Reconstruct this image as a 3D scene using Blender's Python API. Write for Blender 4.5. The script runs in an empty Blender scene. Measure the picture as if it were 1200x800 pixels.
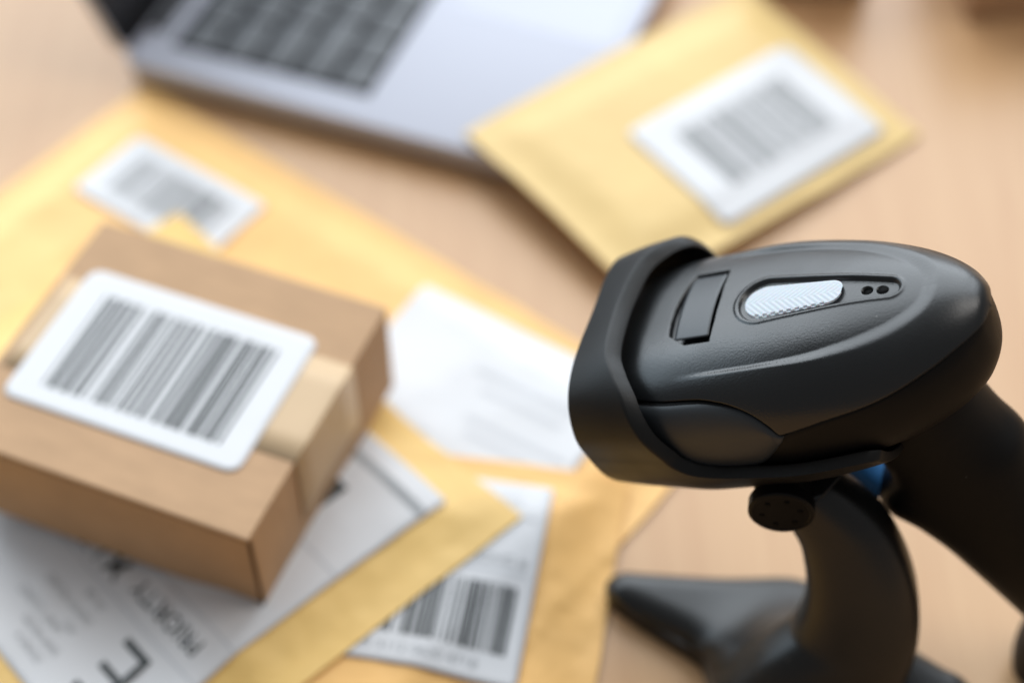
import bpy, bmesh, math, random
import numpy as np
from mathutils import Vector, Matrix

# ------------------------------------------------------------------ camera, world, light, exposure
U = 0.00082                     # one layout unit in metres
sc = bpy.context.scene
R = math.radians
PITCH, ROLL, FPX = R(50), R(-1), 2050.0
cam_d = bpy.data.cameras.new('camera')
cam = bpy.data.objects.new('camera', cam_d)
sc.collection.objects.link(cam)
sc.camera = cam
fwv = Vector((0, math.cos(PITCH), -math.sin(PITCH)))
up0 = Vector((0, math.sin(PITCH), math.cos(PITCH)))
rtv = math.cos(ROLL) * Vector((1, 0, 0)) + math.sin(ROLL) * up0
upv = -math.sin(ROLL) * Vector((1, 0, 0)) + math.cos(ROLL) * up0
cm = Matrix((rtv, upv, -fwv)).transposed().to_4x4()
cm.translation = Vector((0, 0, 660 * U))
cam.matrix_world = cm
cam_d.sensor_width = 36
cam_d.lens = FPX / 1200 * 36
cam_d.clip_start, cam_d.clip_end = 0.02, 60
cam_d.dof.use_dof = True
cam_d.dof.focus_distance = 614 * U
cam_d.dof.aperture_fstop = 3.2
cam_d.dof.aperture_blades = 0

w = bpy.data.worlds.new('World'); sc.world = w; w.use_nodes = True
bg = w.node_tree.nodes['Background']
bg.inputs[0].default_value = (0.95, 0.97, 1.0, 1); bg.inputs[1].default_value = 0.21

def area(name, loc, target, sx, sy, power, col):
    l = bpy.data.lights.new(name, 'AREA'); l.shape = 'RECTANGLE'; l.size, l.size_y = sx, sy
    l.energy = power; l.color = col
    o = bpy.data.objects.new(name, l); sc.collection.objects.link(o)
    o.location = loc
    o.rotation_euler = (Vector(target) - Vector(loc)).to_track_quat('-Z', 'Y').to_euler()
    return o
area('window_light', (-0.15, 2.25, 1.55), (-0.10, 0.45, 0.75), 3.6, 2.7, 143, (0.86, 0.935, 1.0))
area('side_window_light', (-1.95, 1.55, 0.85), (0.0, 0.42, 0.15), 1.5, 1.5, 19, (0.70, 0.87, 1.0))
area('fill_light', (1.05, 0.55, 1.9), (0.0, 0.42, 0.0), 0.9, 0.9, 13, (1.0, 0.965, 0.92))  # added warm fill from the right, not a known lamp

vs = sc.view_settings
vs.view_transform = 'Standard'; vs.look = 'None'; vs.exposure = 0.0; vs.gamma = 1
vs.use_curve_mapping = False

# ------------------------------------------------------------------ helpers
random.seed(7)
COL = sc.collection

def new_mat(name):
    m = bpy.data.materials.new(name); m.use_nodes = True
    nt = m.node_tree; b = nt.nodes['Principled BSDF']
    return m, nt, b

def N(nt, typ, **kw):
    n = nt.nodes.new(typ)
    for k, v in kw.items():
        if k in n.inputs: n.inputs[k].default_value = v
        else: setattr(n, k, v)
    return n

def mat(name, col, rough=0.5, spec=0.5, metal=0.0, noise=None, bump=None, var=0.0, coat=0.0, stretch=None, sheen=0):
    """col with optional colour variation (noise scale, amount) and bump (scale, distance in mm)"""
    m, nt, b = new_mat(name)
    b.inputs['Base Color'].default_value = (*col, 1)
    b.inputs['Roughness'].default_value = rough
    b.inputs['Specular IOR Level'].default_value = spec
    b.inputs['Metallic'].default_value = metal
    b.inputs['Coat Weight'].default_value = coat
    tc = N(nt, 'ShaderNodeTexCoord')
    src = tc.outputs['Object']
    if stretch:
        mp = N(nt, 'ShaderNodeMapping'); mp.inputs['Scale'].default_value = stretch
        nt.links.new(src, mp.inputs['Vector']); src = mp.outputs['Vector']
    if noise:
        n = N(nt, 'ShaderNodeTexNoise', Scale=noise, Detail=6.0, Roughness=0.6)
        nt.links.new(src, n.inputs['Vector'])
        r = N(nt, 'ShaderNodeValToRGB')
        r.color_ramp.elements[0].position, r.color_ramp.elements[1].position = 0.3, 0.7
        r.color_ramp.elements[0].color = (*[c * (1 - var) for c in col], 1)
        r.color_ramp.elements[1].color = (*[min(1, c * (1 + var)) for c in col], 1)
        nt.links.new(n.outputs['Fac'], r.inputs['Fac'])
        nt.links.new(r.outputs['Color'], b.inputs['Base Color'])
    if bump:
        n2 = N(nt, 'ShaderNodeTexNoise', Scale=bump[0], Detail=3.0)
        nt.links.new(src, n2.inputs['Vector'])
        bp = N(nt, 'ShaderNodeBump', Strength=1.0, Distance=bump[1] * 0.001)
        nt.links.new(n2.outputs['Fac'], bp.inputs['Height'])
        nt.links.new(bp.outputs['Normal'], b.inputs['Normal'])
    return m

def tag(o, label=None, cat=None, group=None, kind=None):
    if label: o['label'] = label
    if cat: o['category'] = cat
    if group: o['group'] = group
    if kind: o['kind'] = kind
    return o

def empty(name, loc=(0, 0, 0), rz=0.0, label=None, cat=None, group=None):
    o = bpy.data.objects.new(name, None); COL.objects.link(o)
    o.empty_display_size = 0.02
    o.location = Vector(loc) * U; o.rotation_euler = (0, 0, rz)
    return tag(o, label, cat, group)

def mesh(name, verts, faces, m=None, parent=None, smooth=True, loc=None, bevel=0, sub=0, autosm=None, solid=0):
    me = bpy.data.meshes.new(name)
    me.from_pydata([tuple(float(c) * U for c in v) for v in verts], [], faces)
    me.validate(); me.update()
    if m: me.materials.append(m)
    if smooth: me.shade_smooth()
    o = bpy.data.objects.new(name, me); COL.objects.link(o)
    if parent: o.parent = parent
    if loc is not None: o.location = Vector(loc) * U
    if autosm: me.set_sharp_from_angle(angle=R(autosm))
    if solid:
        s = o.modifiers.new('thick', 'SOLIDIFY'); s.thickness = solid * U; s.offset = -1
    if bevel:
        b = o.modifiers.new('bevel', 'BEVEL'); b.width = bevel * U; b.segments = 3; b.limit_method = 'ANGLE'; b.angle_limit = R(35)
        b.harden_normals = True
    if sub:
        s = o.modifiers.new('sub', 'SUBSURF'); s.levels = s.render_levels = sub
    return o

def box_vf(x0, x1, y0, y1, z0, z1):
    v = [(x0, y0, z0), (x1, y0, z0), (x1, y1, z0), (x0, y1, z0), (x0, y0, z1), (x1, y0, z1), (x1, y1, z1), (x0, y1, z1)]
    f = [(3, 2, 1, 0), (4, 5, 6, 7), (0, 1, 5, 4), (1, 2, 6, 5), (2, 3, 7, 6), (3, 0, 4, 7)]
    return v, f

def box(name, x0, x1, y0, y1, z0, z1, m, parent=None, bevel=0.6):
    v, f = box_vf(x0, x1, y0, y1, z0, z1)
    return mesh(name, v, f, m, parent, smooth=True, bevel=bevel)

def gfaces(nu, nv, cu=False, cv=False, off=0, flip=False):
    f = []
    for i in range(nu if cu else nu - 1):
        for j in range(nv if cv else nv - 1):
            a = off + i * nv + j; b = off + ((i + 1) % nu) * nv + j
            c = off + ((i + 1) % nu) * nv + (j + 1) % nv; d = off + i * nv + (j + 1) % nv
            f.append((a, d, c, b) if flip else (a, b, c, d))
    return f

def pchip(xs, ys):
    xs = np.asarray(xs, float); ys = np.asarray(ys, float)
    if xs[0] > xs[-1]: xs, ys = xs[::-1], ys[::-1]
    h = np.diff(xs); dl = np.diff(ys) / h
    d = np.zeros_like(ys)
    for k in range(1, len(xs) - 1):
        if dl[k - 1] * dl[k] > 0:
            w1, w2 = 2 * h[k] + h[k - 1], h[k] + 2 * h[k - 1]
            d[k] = (w1 + w2) / (w1 / dl[k - 1] + w2 / dl[k])
    d[0], d[-1] = dl[0], dl[-1]
    def f(x):
        x = np.clip(np.asarray(x, float), xs[0], xs[-1])
        i = np.clip(np.searchsorted(xs, x) - 1, 0, len(h) - 1)
        t = (x - xs[i]) / h[i]
        return ((2*t**3 - 3*t**2 + 1) * ys[i] + (t**3 - 2*t**2 + t) * h[i] * d[i]
                + (-2*t**3 + 3*t**2) * ys[i + 1] + (t**3 - t**2) * h[i] * d[i + 1])
    return f

def sstep(a, b, x):
    t = np.clip((np.asarray(x, float) - a) / (b - a), 0, 1); return t * t * (3 - 2 * t)

def catmull(pts, n):
    P = np.array(pts, float); P = np.vstack([2 * P[0] - P[1], P, 2 * P[-1] - P[-2]])
    out = []
    for i in range(1, len(P) - 2):
        for k in range(n):
            t = k / n
            out.append(0.5 * (2*P[i] + (P[i+1]-P[i-1])*t + (2*P[i-1]-5*P[i]+4*P[i+1]-P[i+2])*t*t + (-P[i-1]+3*P[i]-3*P[i+1]+P[i+2])*t**3))
    out.append(P[-2]); return np.array(out)

def loft(rings, cap=True):
    """rings: list of equal-length closed loops"""
    n = len(rings[0]); v = [p for r in rings for p in r]
    f = gfaces(len(rings), n, cv=True)
    if cap:
        f.append(tuple(range(n))); o = (len(rings) - 1) * n
        f.append(tuple(reversed(range(o, o + n))))
    return v, f

def disc_loft(axis_o, axis, rad_prof, n=40, ref=(0, 0, 1)):
    """lathe: rad_prof list of (t along axis, radius)"""
    a = np.array(axis, float); a /= np.linalg.norm(a)
    r1 = np.cross(a, ref); r1 /= np.linalg.norm(r1); r2 = np.cross(a, r1)
    o = np.array(axis_o, float)
    return loft([[tuple(o + a * t + r * (math.cos(q) * r1 + math.sin(q) * r2)) for q in np.linspace(0, 2 * math.pi, n, endpoint=False)] for t, r in rad_prof])

def fix_normals(o):
    bm = bmesh.new(); bm.from_mesh(o.data); bmesh.ops.recalc_face_normals(bm, faces=bm.faces); bm.to_mesh(o.data); bm.free()
    return o

def vnoise(seed):
    """smooth 2-d value noise"""
    rg = np.random.default_rng(seed); T = rg.random((64, 64))
    def f(x, y):
        x = np.asarray(x, float); y = np.asarray(y, float)
        xi, yi = np.floor(x).astype(int), np.floor(y).astype(int)
        fx, fy = x - xi, y - yi; fx = fx*fx*(3-2*fx); fy = fy*fy*(3-2*fy)
        g = lambda a, b: T[a % 64, b % 64]
        return (g(xi, yi)*(1-fx)+g(xi+1, yi)*fx)*(1-fy)+(g(xi, yi+1)*(1-fx)+g(xi+1, yi+1)*fx)*fy - 0.5
    return f

# ------------------------------------------------------------------ materials
def wood_mat():
    m, nt, b = new_mat('table_wood')
    tc = N(nt, 'ShaderNodeTexCoord')
    mp = N(nt, 'ShaderNodeMapping'); mp.inputs['Scale'].default_value = (26, 1.6, 1); mp.inputs['Rotation'].default_value = (0, 0, R(4))
    nt.links.new(tc.outputs['Object'], mp.inputs['Vector'])
    n1 = N(nt, 'ShaderNodeTexNoise', Scale=3.2, Detail=8.0, Roughness=0.62, Distortion=0.6)
    nt.links.new(mp.outputs['Vector'], n1.inputs['Vector'])
    mp2 = N(nt, 'ShaderNodeMapping'); mp2.inputs['Scale'].default_value = (5, 0.7, 1)
    nt.links.new(tc.outputs['Object'], mp2.inputs['Vector'])
    n2 = N(nt, 'ShaderNodeTexNoise', Scale=2.0, Detail=3.0)
    nt.links.new(mp2.outputs['Vector'], n2.inputs['Vector'])
    r = N(nt, 'ShaderNodeValToRGB')
    r.color_ramp.elements[0].position = 0.25; r.color_ramp.elements[0].color = (0.50, 0.27, 0.125, 1)
    r.color_ramp.elements[1].position = 0.75; r.color_ramp.elements[1].color = (0.645, 0.405, 0.212, 1)
    mx = N(nt, 'ShaderNodeMath', operation='MULTIPLY_ADD'); mx.inputs[1].default_value = 0.55
    nt.links.new(n1.outputs['Fac'], mx.inputs[0])
    m3 = N(nt, 'ShaderNodeMath', operation='MULTIPLY'); m3.inputs[1].default_value = 0.45
    nt.links.new(n2.outputs['Fac'], m3.inputs[0]); nt.links.new(m3.outputs[0], mx.inputs[2])
    nt.links.new(mx.outputs[0], r.inputs['Fac']); nt.links.new(r.outputs['Color'], b.inputs['Base Color'])
    b.inputs['Roughness'].default_value = 0.34
    bp = N(nt, 'ShaderNodeBump', Strength=0.35, Distance=0.0002)
    nt.links.new(n1.outputs['Fac'], bp.inputs['Height']); nt.links.new(bp.outputs['Normal'], b.inputs['Normal'])
    return m

M = {}
M['wood'] = wood_mat()
M['mailer_orange'] = mat('kraft_mailer_orange', (0.90, 0.54, 0.20), 0.55, 0.4, noise=28, var=0.07, bump=(160, 0.35))
M['mailer_orange2'] = mat('kraft_mailer_amber', (0.90, 0.52, 0.175), 0.55, 0.4, noise=30, var=0.07, bump=(160, 0.35))
M['mailer_yellow'] = mat('kraft_mailer_yellow', (0.86, 0.565, 0.19), 0.52, 0.4, noise=26, var=0.06, bump=(150, 0.35))
M['mailer_pale'] = mat('kraft_mailer_pale', (0.77, 0.545, 0.225), 0.52, 0.4, noise=26, var=0.05, bump=(150, 0.3))
M['label'] = mat('label_paper', (0.685, 0.68, 0.69), 0.45, 0.45, noise=40, var=0.015)
M['ink'] = mat('black_ink', (0.045, 0.05, 0.05), 0.5, 0.4)
M['ink_grey'] = mat('grey_ink', (0.33, 0.34, 0.35), 0.6, 0.3)
M['ink_faint'] = mat('faint_ink', (0.50, 0.51, 0.54), 0.6, 0.3)
M['ink_ghost'] = mat('very_faint_ink', (0.61, 0.61, 0.63), 0.6, 0.3)
M['carton'] = mat('corrugated_board', (0.50, 0.315, 0.182), 0.75, 0.25, noise=60, var=0.07, bump=(240, 0.12), stretch=(1, 3, 1))
M['shade_brown'] = mat('painted_gap_shade', (0.09, 0.05, 0.027), 0.9, 0.1, noise=400, var=0.25)  # dark brown for the painted shade line under the carton lid
M['tape'] = mat('packing_tape', (0.60, 0.425, 0.255), 0.5, 0.35, noise=30, var=0.04)
M['alu'] = mat('space_grey_aluminium', (0.47, 0.48, 0.545), 0.50, 0.45, metal=0.2, bump=(900, 0.03))
M['key'] = mat('black_key', (0.062, 0.067, 0.076), 0.45, 0.5, bump=(700, 0.03))
M['key_well'] = mat('keyboard_well', (0.010, 0.011, 0.012), 0.6, 0.3)
M['screen'] = mat('screen_glass', (0.004, 0.004, 0.005), 0.12, 0.5)
M['black_plastic'] = mat('textured_black_plastic', (0.007, 0.0078, 0.0085), 0.29, 0.58, bump=(1600, 0.06))
M['boot_rubber'] = mat('black_rubber', (0.008, 0.0078, 0.0076), 0.40, 0.29, bump=(1900, 0.06))
M['pad_rubber'] = mat('soft_grey_rubber', (0.028, 0.032, 0.036), 0.42, 0.5, bump=(1800, 0.02))
M['gloss_black'] = mat('smooth_black_plastic', (0.005, 0.0047, 0.0046), 0.44, 0.15)
M['stand_plastic'] = mat('stand_black_plastic', (0.006, 0.0058, 0.0055), 0.36, 0.5, bump=(900, 0.02))
M['sticker'] = mat('matte_black_sticker', (0.030, 0.034, 0.038), 0.36, 0.5, bump=(600, 0.02))
M['hole'] = mat('speaker_hole_black', (0.003, 0.003, 0.003), 0.8, 0.1)
M['blue'] = mat('blue_trigger_plastic', (0.07, 0.28, 0.64), 0.45, 0.5)
M['window_red'] = mat('dark_scan_window', (0.02, 0.004, 0.005), 0.06, 0.5)
def add_dust(m, scale=230, amount=0.04):
    nt = m.node_tree; b = nt.nodes['Principled BSDF']
    col = tuple(b.inputs['Base Color'].default_value)
    tc = N(nt, 'ShaderNodeTexCoord'); v = N(nt, 'ShaderNodeTexVoronoi', Scale=scale)
    nt.links.new(tc.outputs['Object'], v.inputs['Vector'])
    near = N(nt, 'ShaderNodeMath', operation='LESS_THAN'); near.inputs[1].default_value = 0.06
    nt.links.new(v.outputs['Distance'], near.inputs[0])
    sp = N(nt, 'ShaderNodeSeparateColor'); nt.links.new(v.outputs['Color'], sp.inputs[0])
    few = N(nt, 'ShaderNodeMath', operation='LESS_THAN'); few.inputs[1].default_value = amount
    nt.links.new(sp.outputs[0], few.inputs[0])
    k = N(nt, 'ShaderNodeMath', operation='MULTIPLY'); nt.links.new(near.outputs[0], k.inputs[0]); nt.links.new(few.outputs[0], k.inputs[1])
    mx = N(nt, 'ShaderNodeMix', data_type='RGBA'); mx.inputs[6].default_value = col; mx.inputs[7].default_value = (0.20, 0.19, 0.18, 1)
    nt.links.new(k.outputs[0], mx.inputs[0]); nt.links.new(mx.outputs[2], b.inputs['Base Color'])
    n = N(nt, 'ShaderNodeTexNoise', Scale=22.0, Detail=4.0); nt.links.new(tc.outputs['Object'], n.inputs['Vector'])
    mr = N(nt, 'ShaderNodeMapRange'); r0 = b.inputs['Roughness'].default_value
    mr.inputs['From Min'].default_value = 0.3; mr.inputs['From Max'].default_value = 0.7
    mr.inputs['To Min'].default_value = r0 - 0.08; mr.inputs['To Max'].default_value = r0 + 0.12
    nt.links.new(n.outputs['Fac'], mr.inputs['Value']); nt.links.new(mr.outputs[0], b.inputs['Roughness'])
for k_ in ('black_plastic', 'boot_rubber', 'gloss_black', 'stand_plastic'): add_dust(M[k_])
def lens_mat():
    m, nt, b = new_mat('frosted_light_guide')
    b.inputs['Base Color'].default_value = (0.58, 0.63, 0.68, 1)
    b.inputs['Roughness'].default_value = 0.42
    b.inputs['Transmission Weight'].default_value = 0.25
    b.inputs['Subsurface Weight'].default_value = 0.25
    b.inputs['Subsurface Scale'].default_value = 0.002
    return m
M['lens'] = lens_mat()

# ------------------------------------------------------------------ table
def build_table():
    v, f = box_vf(-1500, 1500, -250, 1500, -40, 0)
    o = mesh('table_top', v, f, M['wood'], smooth=True, bevel=3)
    tag(o, kind='structure')
build_table()

# ------------------------------------------------------------------ layered paper: height registry
SURF = []            # functions (x, y) -> top height or -1 outside

def base_under(x, y, rad=14.0):
    """height of what lies beneath, softened the way a limp mailer drapes"""
    x = np.asarray(x, float); y = np.asarray(y, float)
    def top(a, b):
        h = np.zeros_like(a)
        for s in SURF: h = np.maximum(h, s(a, b))
        return h
    acc = np.zeros_like(x); k = 0
    for rr in (0, 0.5, 1.0):
        for q in np.linspace(0, 2 * math.pi, 10, endpoint=False):
            acc += top(x + rr * rad * math.cos(q), y + rr * rad * math.sin(q)); k += 1
    return np.maximum(acc / k, top(x, y)) + 0.75

def make_mailer(name, origin, ang, lx, ly, thick, m, label, seed, base=None, seam=9, crinkle=1.0, res=3.0, group='padded envelopes on the table'):
    """origin: corner (x, y); local u along ang, v along ang+90; returns root, top(x,y) world, uv->world"""
    ca, sa = math.cos(ang), math.sin(ang)
    ox, oy = origin
    nz, nz2 = vnoise(seed), vnoise(seed + 50)
    def toxy(u, v): return ox + ca * u - sa * v, oy + sa * u + ca * v
    def touv(x, y): return ca * (x - ox) + sa * (y - oy), -sa * (x - ox) + ca * (y - oy)
    def tk(u, v):
        e = np.minimum(np.minimum(u, lx - u), np.minimum(v, ly - v))
        e2 = np.minimum(v, ly - v)
        pf = sstep(seam - 2, seam + 22, e)
        rim = 1.1 + 0.5 * nz2(u / 9, v / 9) * crinkle
        puck = nz(u / 16, v / 16) * 1.6 + nz2(u / 6.5, v / 6.5) * 0.7 + nz(u / 45 + 9, v / 45) * 2.0
        # wrinkles along the pressed seam
        wr = np.exp(-((e - seam) / 5.0) ** 2) * (nz(u / 5.0, v / 5.0)) * 1.5
        return np.maximum(0.8, rim + pf * (thick + puck * crinkle * min(1, thick / 6)) + wr * crinkle)
    nu, nv = int(lx / res) + 1, int(ly / res) + 1
    # rounded corners a little
    uu, vv = np.meshgrid(np.linspace(0, lx, nu), np.linspace(0, ly, nv), indexing='ij')
    wob_u = uu + nz(vv / 22, uu * 0 + 3.3) * 1.2 * (1 - 2 * np.minimum(uu, lx - uu) / lx)
    wob_v = vv + nz2(uu / 22, vv * 0 + 1.3) * 1.2 * (1 - 2 * np.minimum(vv, ly - vv) / ly)
    X, Y = toxy(wob_u, wob_v)
    bz = base_under(X, Y) if base is None else base(X, Y)
    T = bz + tk(uu, vv)
    cx, cy = toxy(lx / 2, ly / 2)
    root = empty(name, (cx, cy, 0), 0, label, 'envelope', group)
    n = nu * nv
    V = [(a - cx, b - cy, c) for a, b, c in zip(X.ravel(), Y.ravel(), T.ravel())]
    V += [(a - cx, b - cy, c) for a, b, c in zip(X.ravel(), Y.ravel(), bz.ravel())]
    F = gfaces(nu, nv) + gfaces(nu, nv, off=n, flip=True)
    ring = [i * nv for i in range(nu)] + [(nu - 1) * nv + j for j in range(1, nv)] + [i * nv + nv - 1 for i in range(nu - 2, -1, -1)] + [j for j in range(nv - 2, 0, -1)]
    for a, b in zip(ring, ring[1:] + ring[:1]): F.append((b, a, a + n, b + n))
    fix_normals(mesh('paper_body', V, F, m, root, smooth=True, autosm=60))
    from_grid_u, from_grid_v = lx / (nu - 1), ly / (nv - 1)
    def top(x, y):
        u, v = touv(np.asarray(x, float), np.asarray(y, float))
        ins = (u >= -1) & (u <= lx + 1) & (v >= -1) & (v <= ly + 1)
        gu = np.clip(u / from_grid_u, 0, nu - 1.001); gv = np.clip(v / from_grid_v, 0, nv - 1.001)
        i, j = gu.astype(int), gv.astype(int); fu, fv = gu - i, gv - j
        h = (T[i, j] * (1 - fu) + T[i + 1, j] * fu) * (1 - fv) + (T[i, j + 1] * (1 - fu) + T[i + 1, j + 1] * fu) * fv
        return np.where(ins, h, 0.0)
    SURF.append(top)
    return root, top, toxy, (cx, cy)

def round_rect(px, py, lx, ly, r):
    """pull a grid on [0,lx]x[0,ly] to a rectangle with round corners"""
    px, py = np.array(px, float), np.array(py, float)
    for sx in (0, 1):
        for sy in (0, 1):
            cx = r if sx == 0 else lx - r; cy = r if sy == 0 else ly - r
            dx, dy = px - cx, py - cy
            k = ((dx < 0) if sx == 0 else (dx > 0)) & ((dy < 0) if sy == 0 else (dy > 0))
            mx = np.maximum(abs(dx), abs(dy)); ln = np.hypot(dx, dy) + 1e-9
            px = np.where(k, cx + dx / ln * mx, px); py = np.where(k, cy + dy / ln * mx, py)
    return px, py

def make_label(parent, pc, top, origin, ang, lx, ly, r=2.0, name='paper_label', label=None, lift=0.75, smoothing=True):
    """sheet lying on top(x,y); returns object and function placing print on it"""
    ca, sa = math.cos(ang), math.sin(ang); ox, oy = origin
    def toxy(u, v): return ox + ca * u - sa * v, oy + sa * u + ca * v
    def hz0(u, v):
        x, y = toxy(u, v); t0 = top(x, y)
        h = 0; k = 0
        for rr in (5, 10, 15):
            for q in np.linspace(0, 2 * math.pi, 8, endpoint=False):
                xx_, yy_ = toxy(np.clip(u + rr * math.cos(q), 0, lx), np.clip(v + rr * math.sin(q), 0, ly)); h = h + top(xx_, yy_); k += 1
        return np.maximum(h / k, t0) + lift
    nu, nv = max(8, int(lx / 3)), max(8, int(ly / 3))
    gu, gv = np.meshgrid(np.linspace(0, lx, nu), np.linspace(0, ly, nv), indexing='ij')
    G = hz0(gu, gv)
    for _ in range(8):
        Gp = np.pad(G, 1, mode='edge'); Gs = (Gp[:-2, 1:-1] + Gp[2:, 1:-1] + Gp[1:-1, :-2] + Gp[1:-1, 2:]) / 4
        G = np.maximum(G, 0.5 * G + 0.5 * Gs)
    def hz(u, v):
        a = np.clip(np.asarray(u, float) / lx * (nu - 1), 0, nu - 1.001); b = np.clip(np.asarray(v, float) / ly * (nv - 1), 0, nv - 1.001)
        i, j = a.astype(int), b.astype(int); fa, fb = a - i, b - j
        return (G[i, j] * (1 - fa) + G[i + 1, j] * fa) * (1 - fb) + (G[i, j + 1] * (1 - fa) + G[i + 1, j + 1] * fa) * fb
    uu, vv = round_rect(gu, gv, lx, ly, r)
    X, Y = toxy(uu, vv); Z = hz(uu, vv)
    V = [(a - pc[0], b - pc[1], c) for a, b, c in zip(X.ravel(), Y.ravel(), Z.ravel())]
    o = mesh(name, V, gfaces(nu, nv), M['label'], parent, smooth=True, solid=0.15)
    if label: o['label'] = label
    def place(u, v, dz=0.16):
        x, y = toxy(u, v); return x - pc[0], y - pc[1], hz(u, v) + dz
    return o, place

def print_rects(name, parent, place, rects, m, step=4.0):
    """printed rectangles (u0,u1,v0,v1), one mesh of ink on the label"""
    V, F = [], []
    for u0, u1, v0, v1 in rects:
        nu, nv = max(2, int((u1 - u0) / step) + 2), max(2, int((v1 - v0) / step) + 2)
        uu, vv = np.meshgrid(np.linspace(u0, u1, nu), np.linspace(v0, v1, nv), indexing='ij')
        x, y, z = place(uu, vv)
        off = len(V); V += list(zip(x.ravel(), y.ravel(), z.ravel())); F += gfaces(nu, nv, off=off)
    return mesh(name, V, F, m, parent, smooth=True)

def bars(u0, u1, v0, v1, seed, mod=1.0, dens=0.5):
    """bar code: runs of 1-4 modules"""
    rg = random.Random(seed); out = []; u = u0
    while u < u1:
        wd = mod * rg.choice((1, 1, 1, 2, 2, 3) if dens < 0.4 else (1, 1, 2, 2, 3, 4)); 
        if u + wd > u1: wd = u1 - u
        out.append((u, u + wd, v0, v1)); u += wd + mod * rg.choice((1, 2, 2, 3, 3) if dens < 0.4 else (1, 1, 2, 2, 3))
    return out

def print_text(name, parent, place, body, u, v, size, m, rot=0.0, bold=0.0, space=1.0):
    """lettering: text outline turned into a flat mesh laid on the label"""
    cu = bpy.data.curves.new('t', 'FONT'); cu.body = body; cu.size = size; cu.offset = bold; cu.space_character = space
    cu.resolution_u = 3
    to = bpy.data.objects.new('t', cu); COL.objects.link(to)
    dg = bpy.context.evaluated_depsgraph_get(); dg.update()
    me = bpy.data.meshes.new_from_object(to.evaluated_get(dg))
    bpy.data.objects.remove(to); bpy.data.curves.remove(cu)
    co = np.array([vv.co[:] for vv in me.vertices]); F = [tuple(p.vertices) for p in me.polygons]
    bpy.data.meshes.remove(me)
    c, s = math.cos(rot), math.sin(rot)
    x, y, z = place(u + c * co[:, 0] - s * co[:, 1], v + s * co[:, 0] + c * co[:, 1])
    return mesh(name, list(zip(x, y, z)), F, m, parent, smooth=False)

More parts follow.
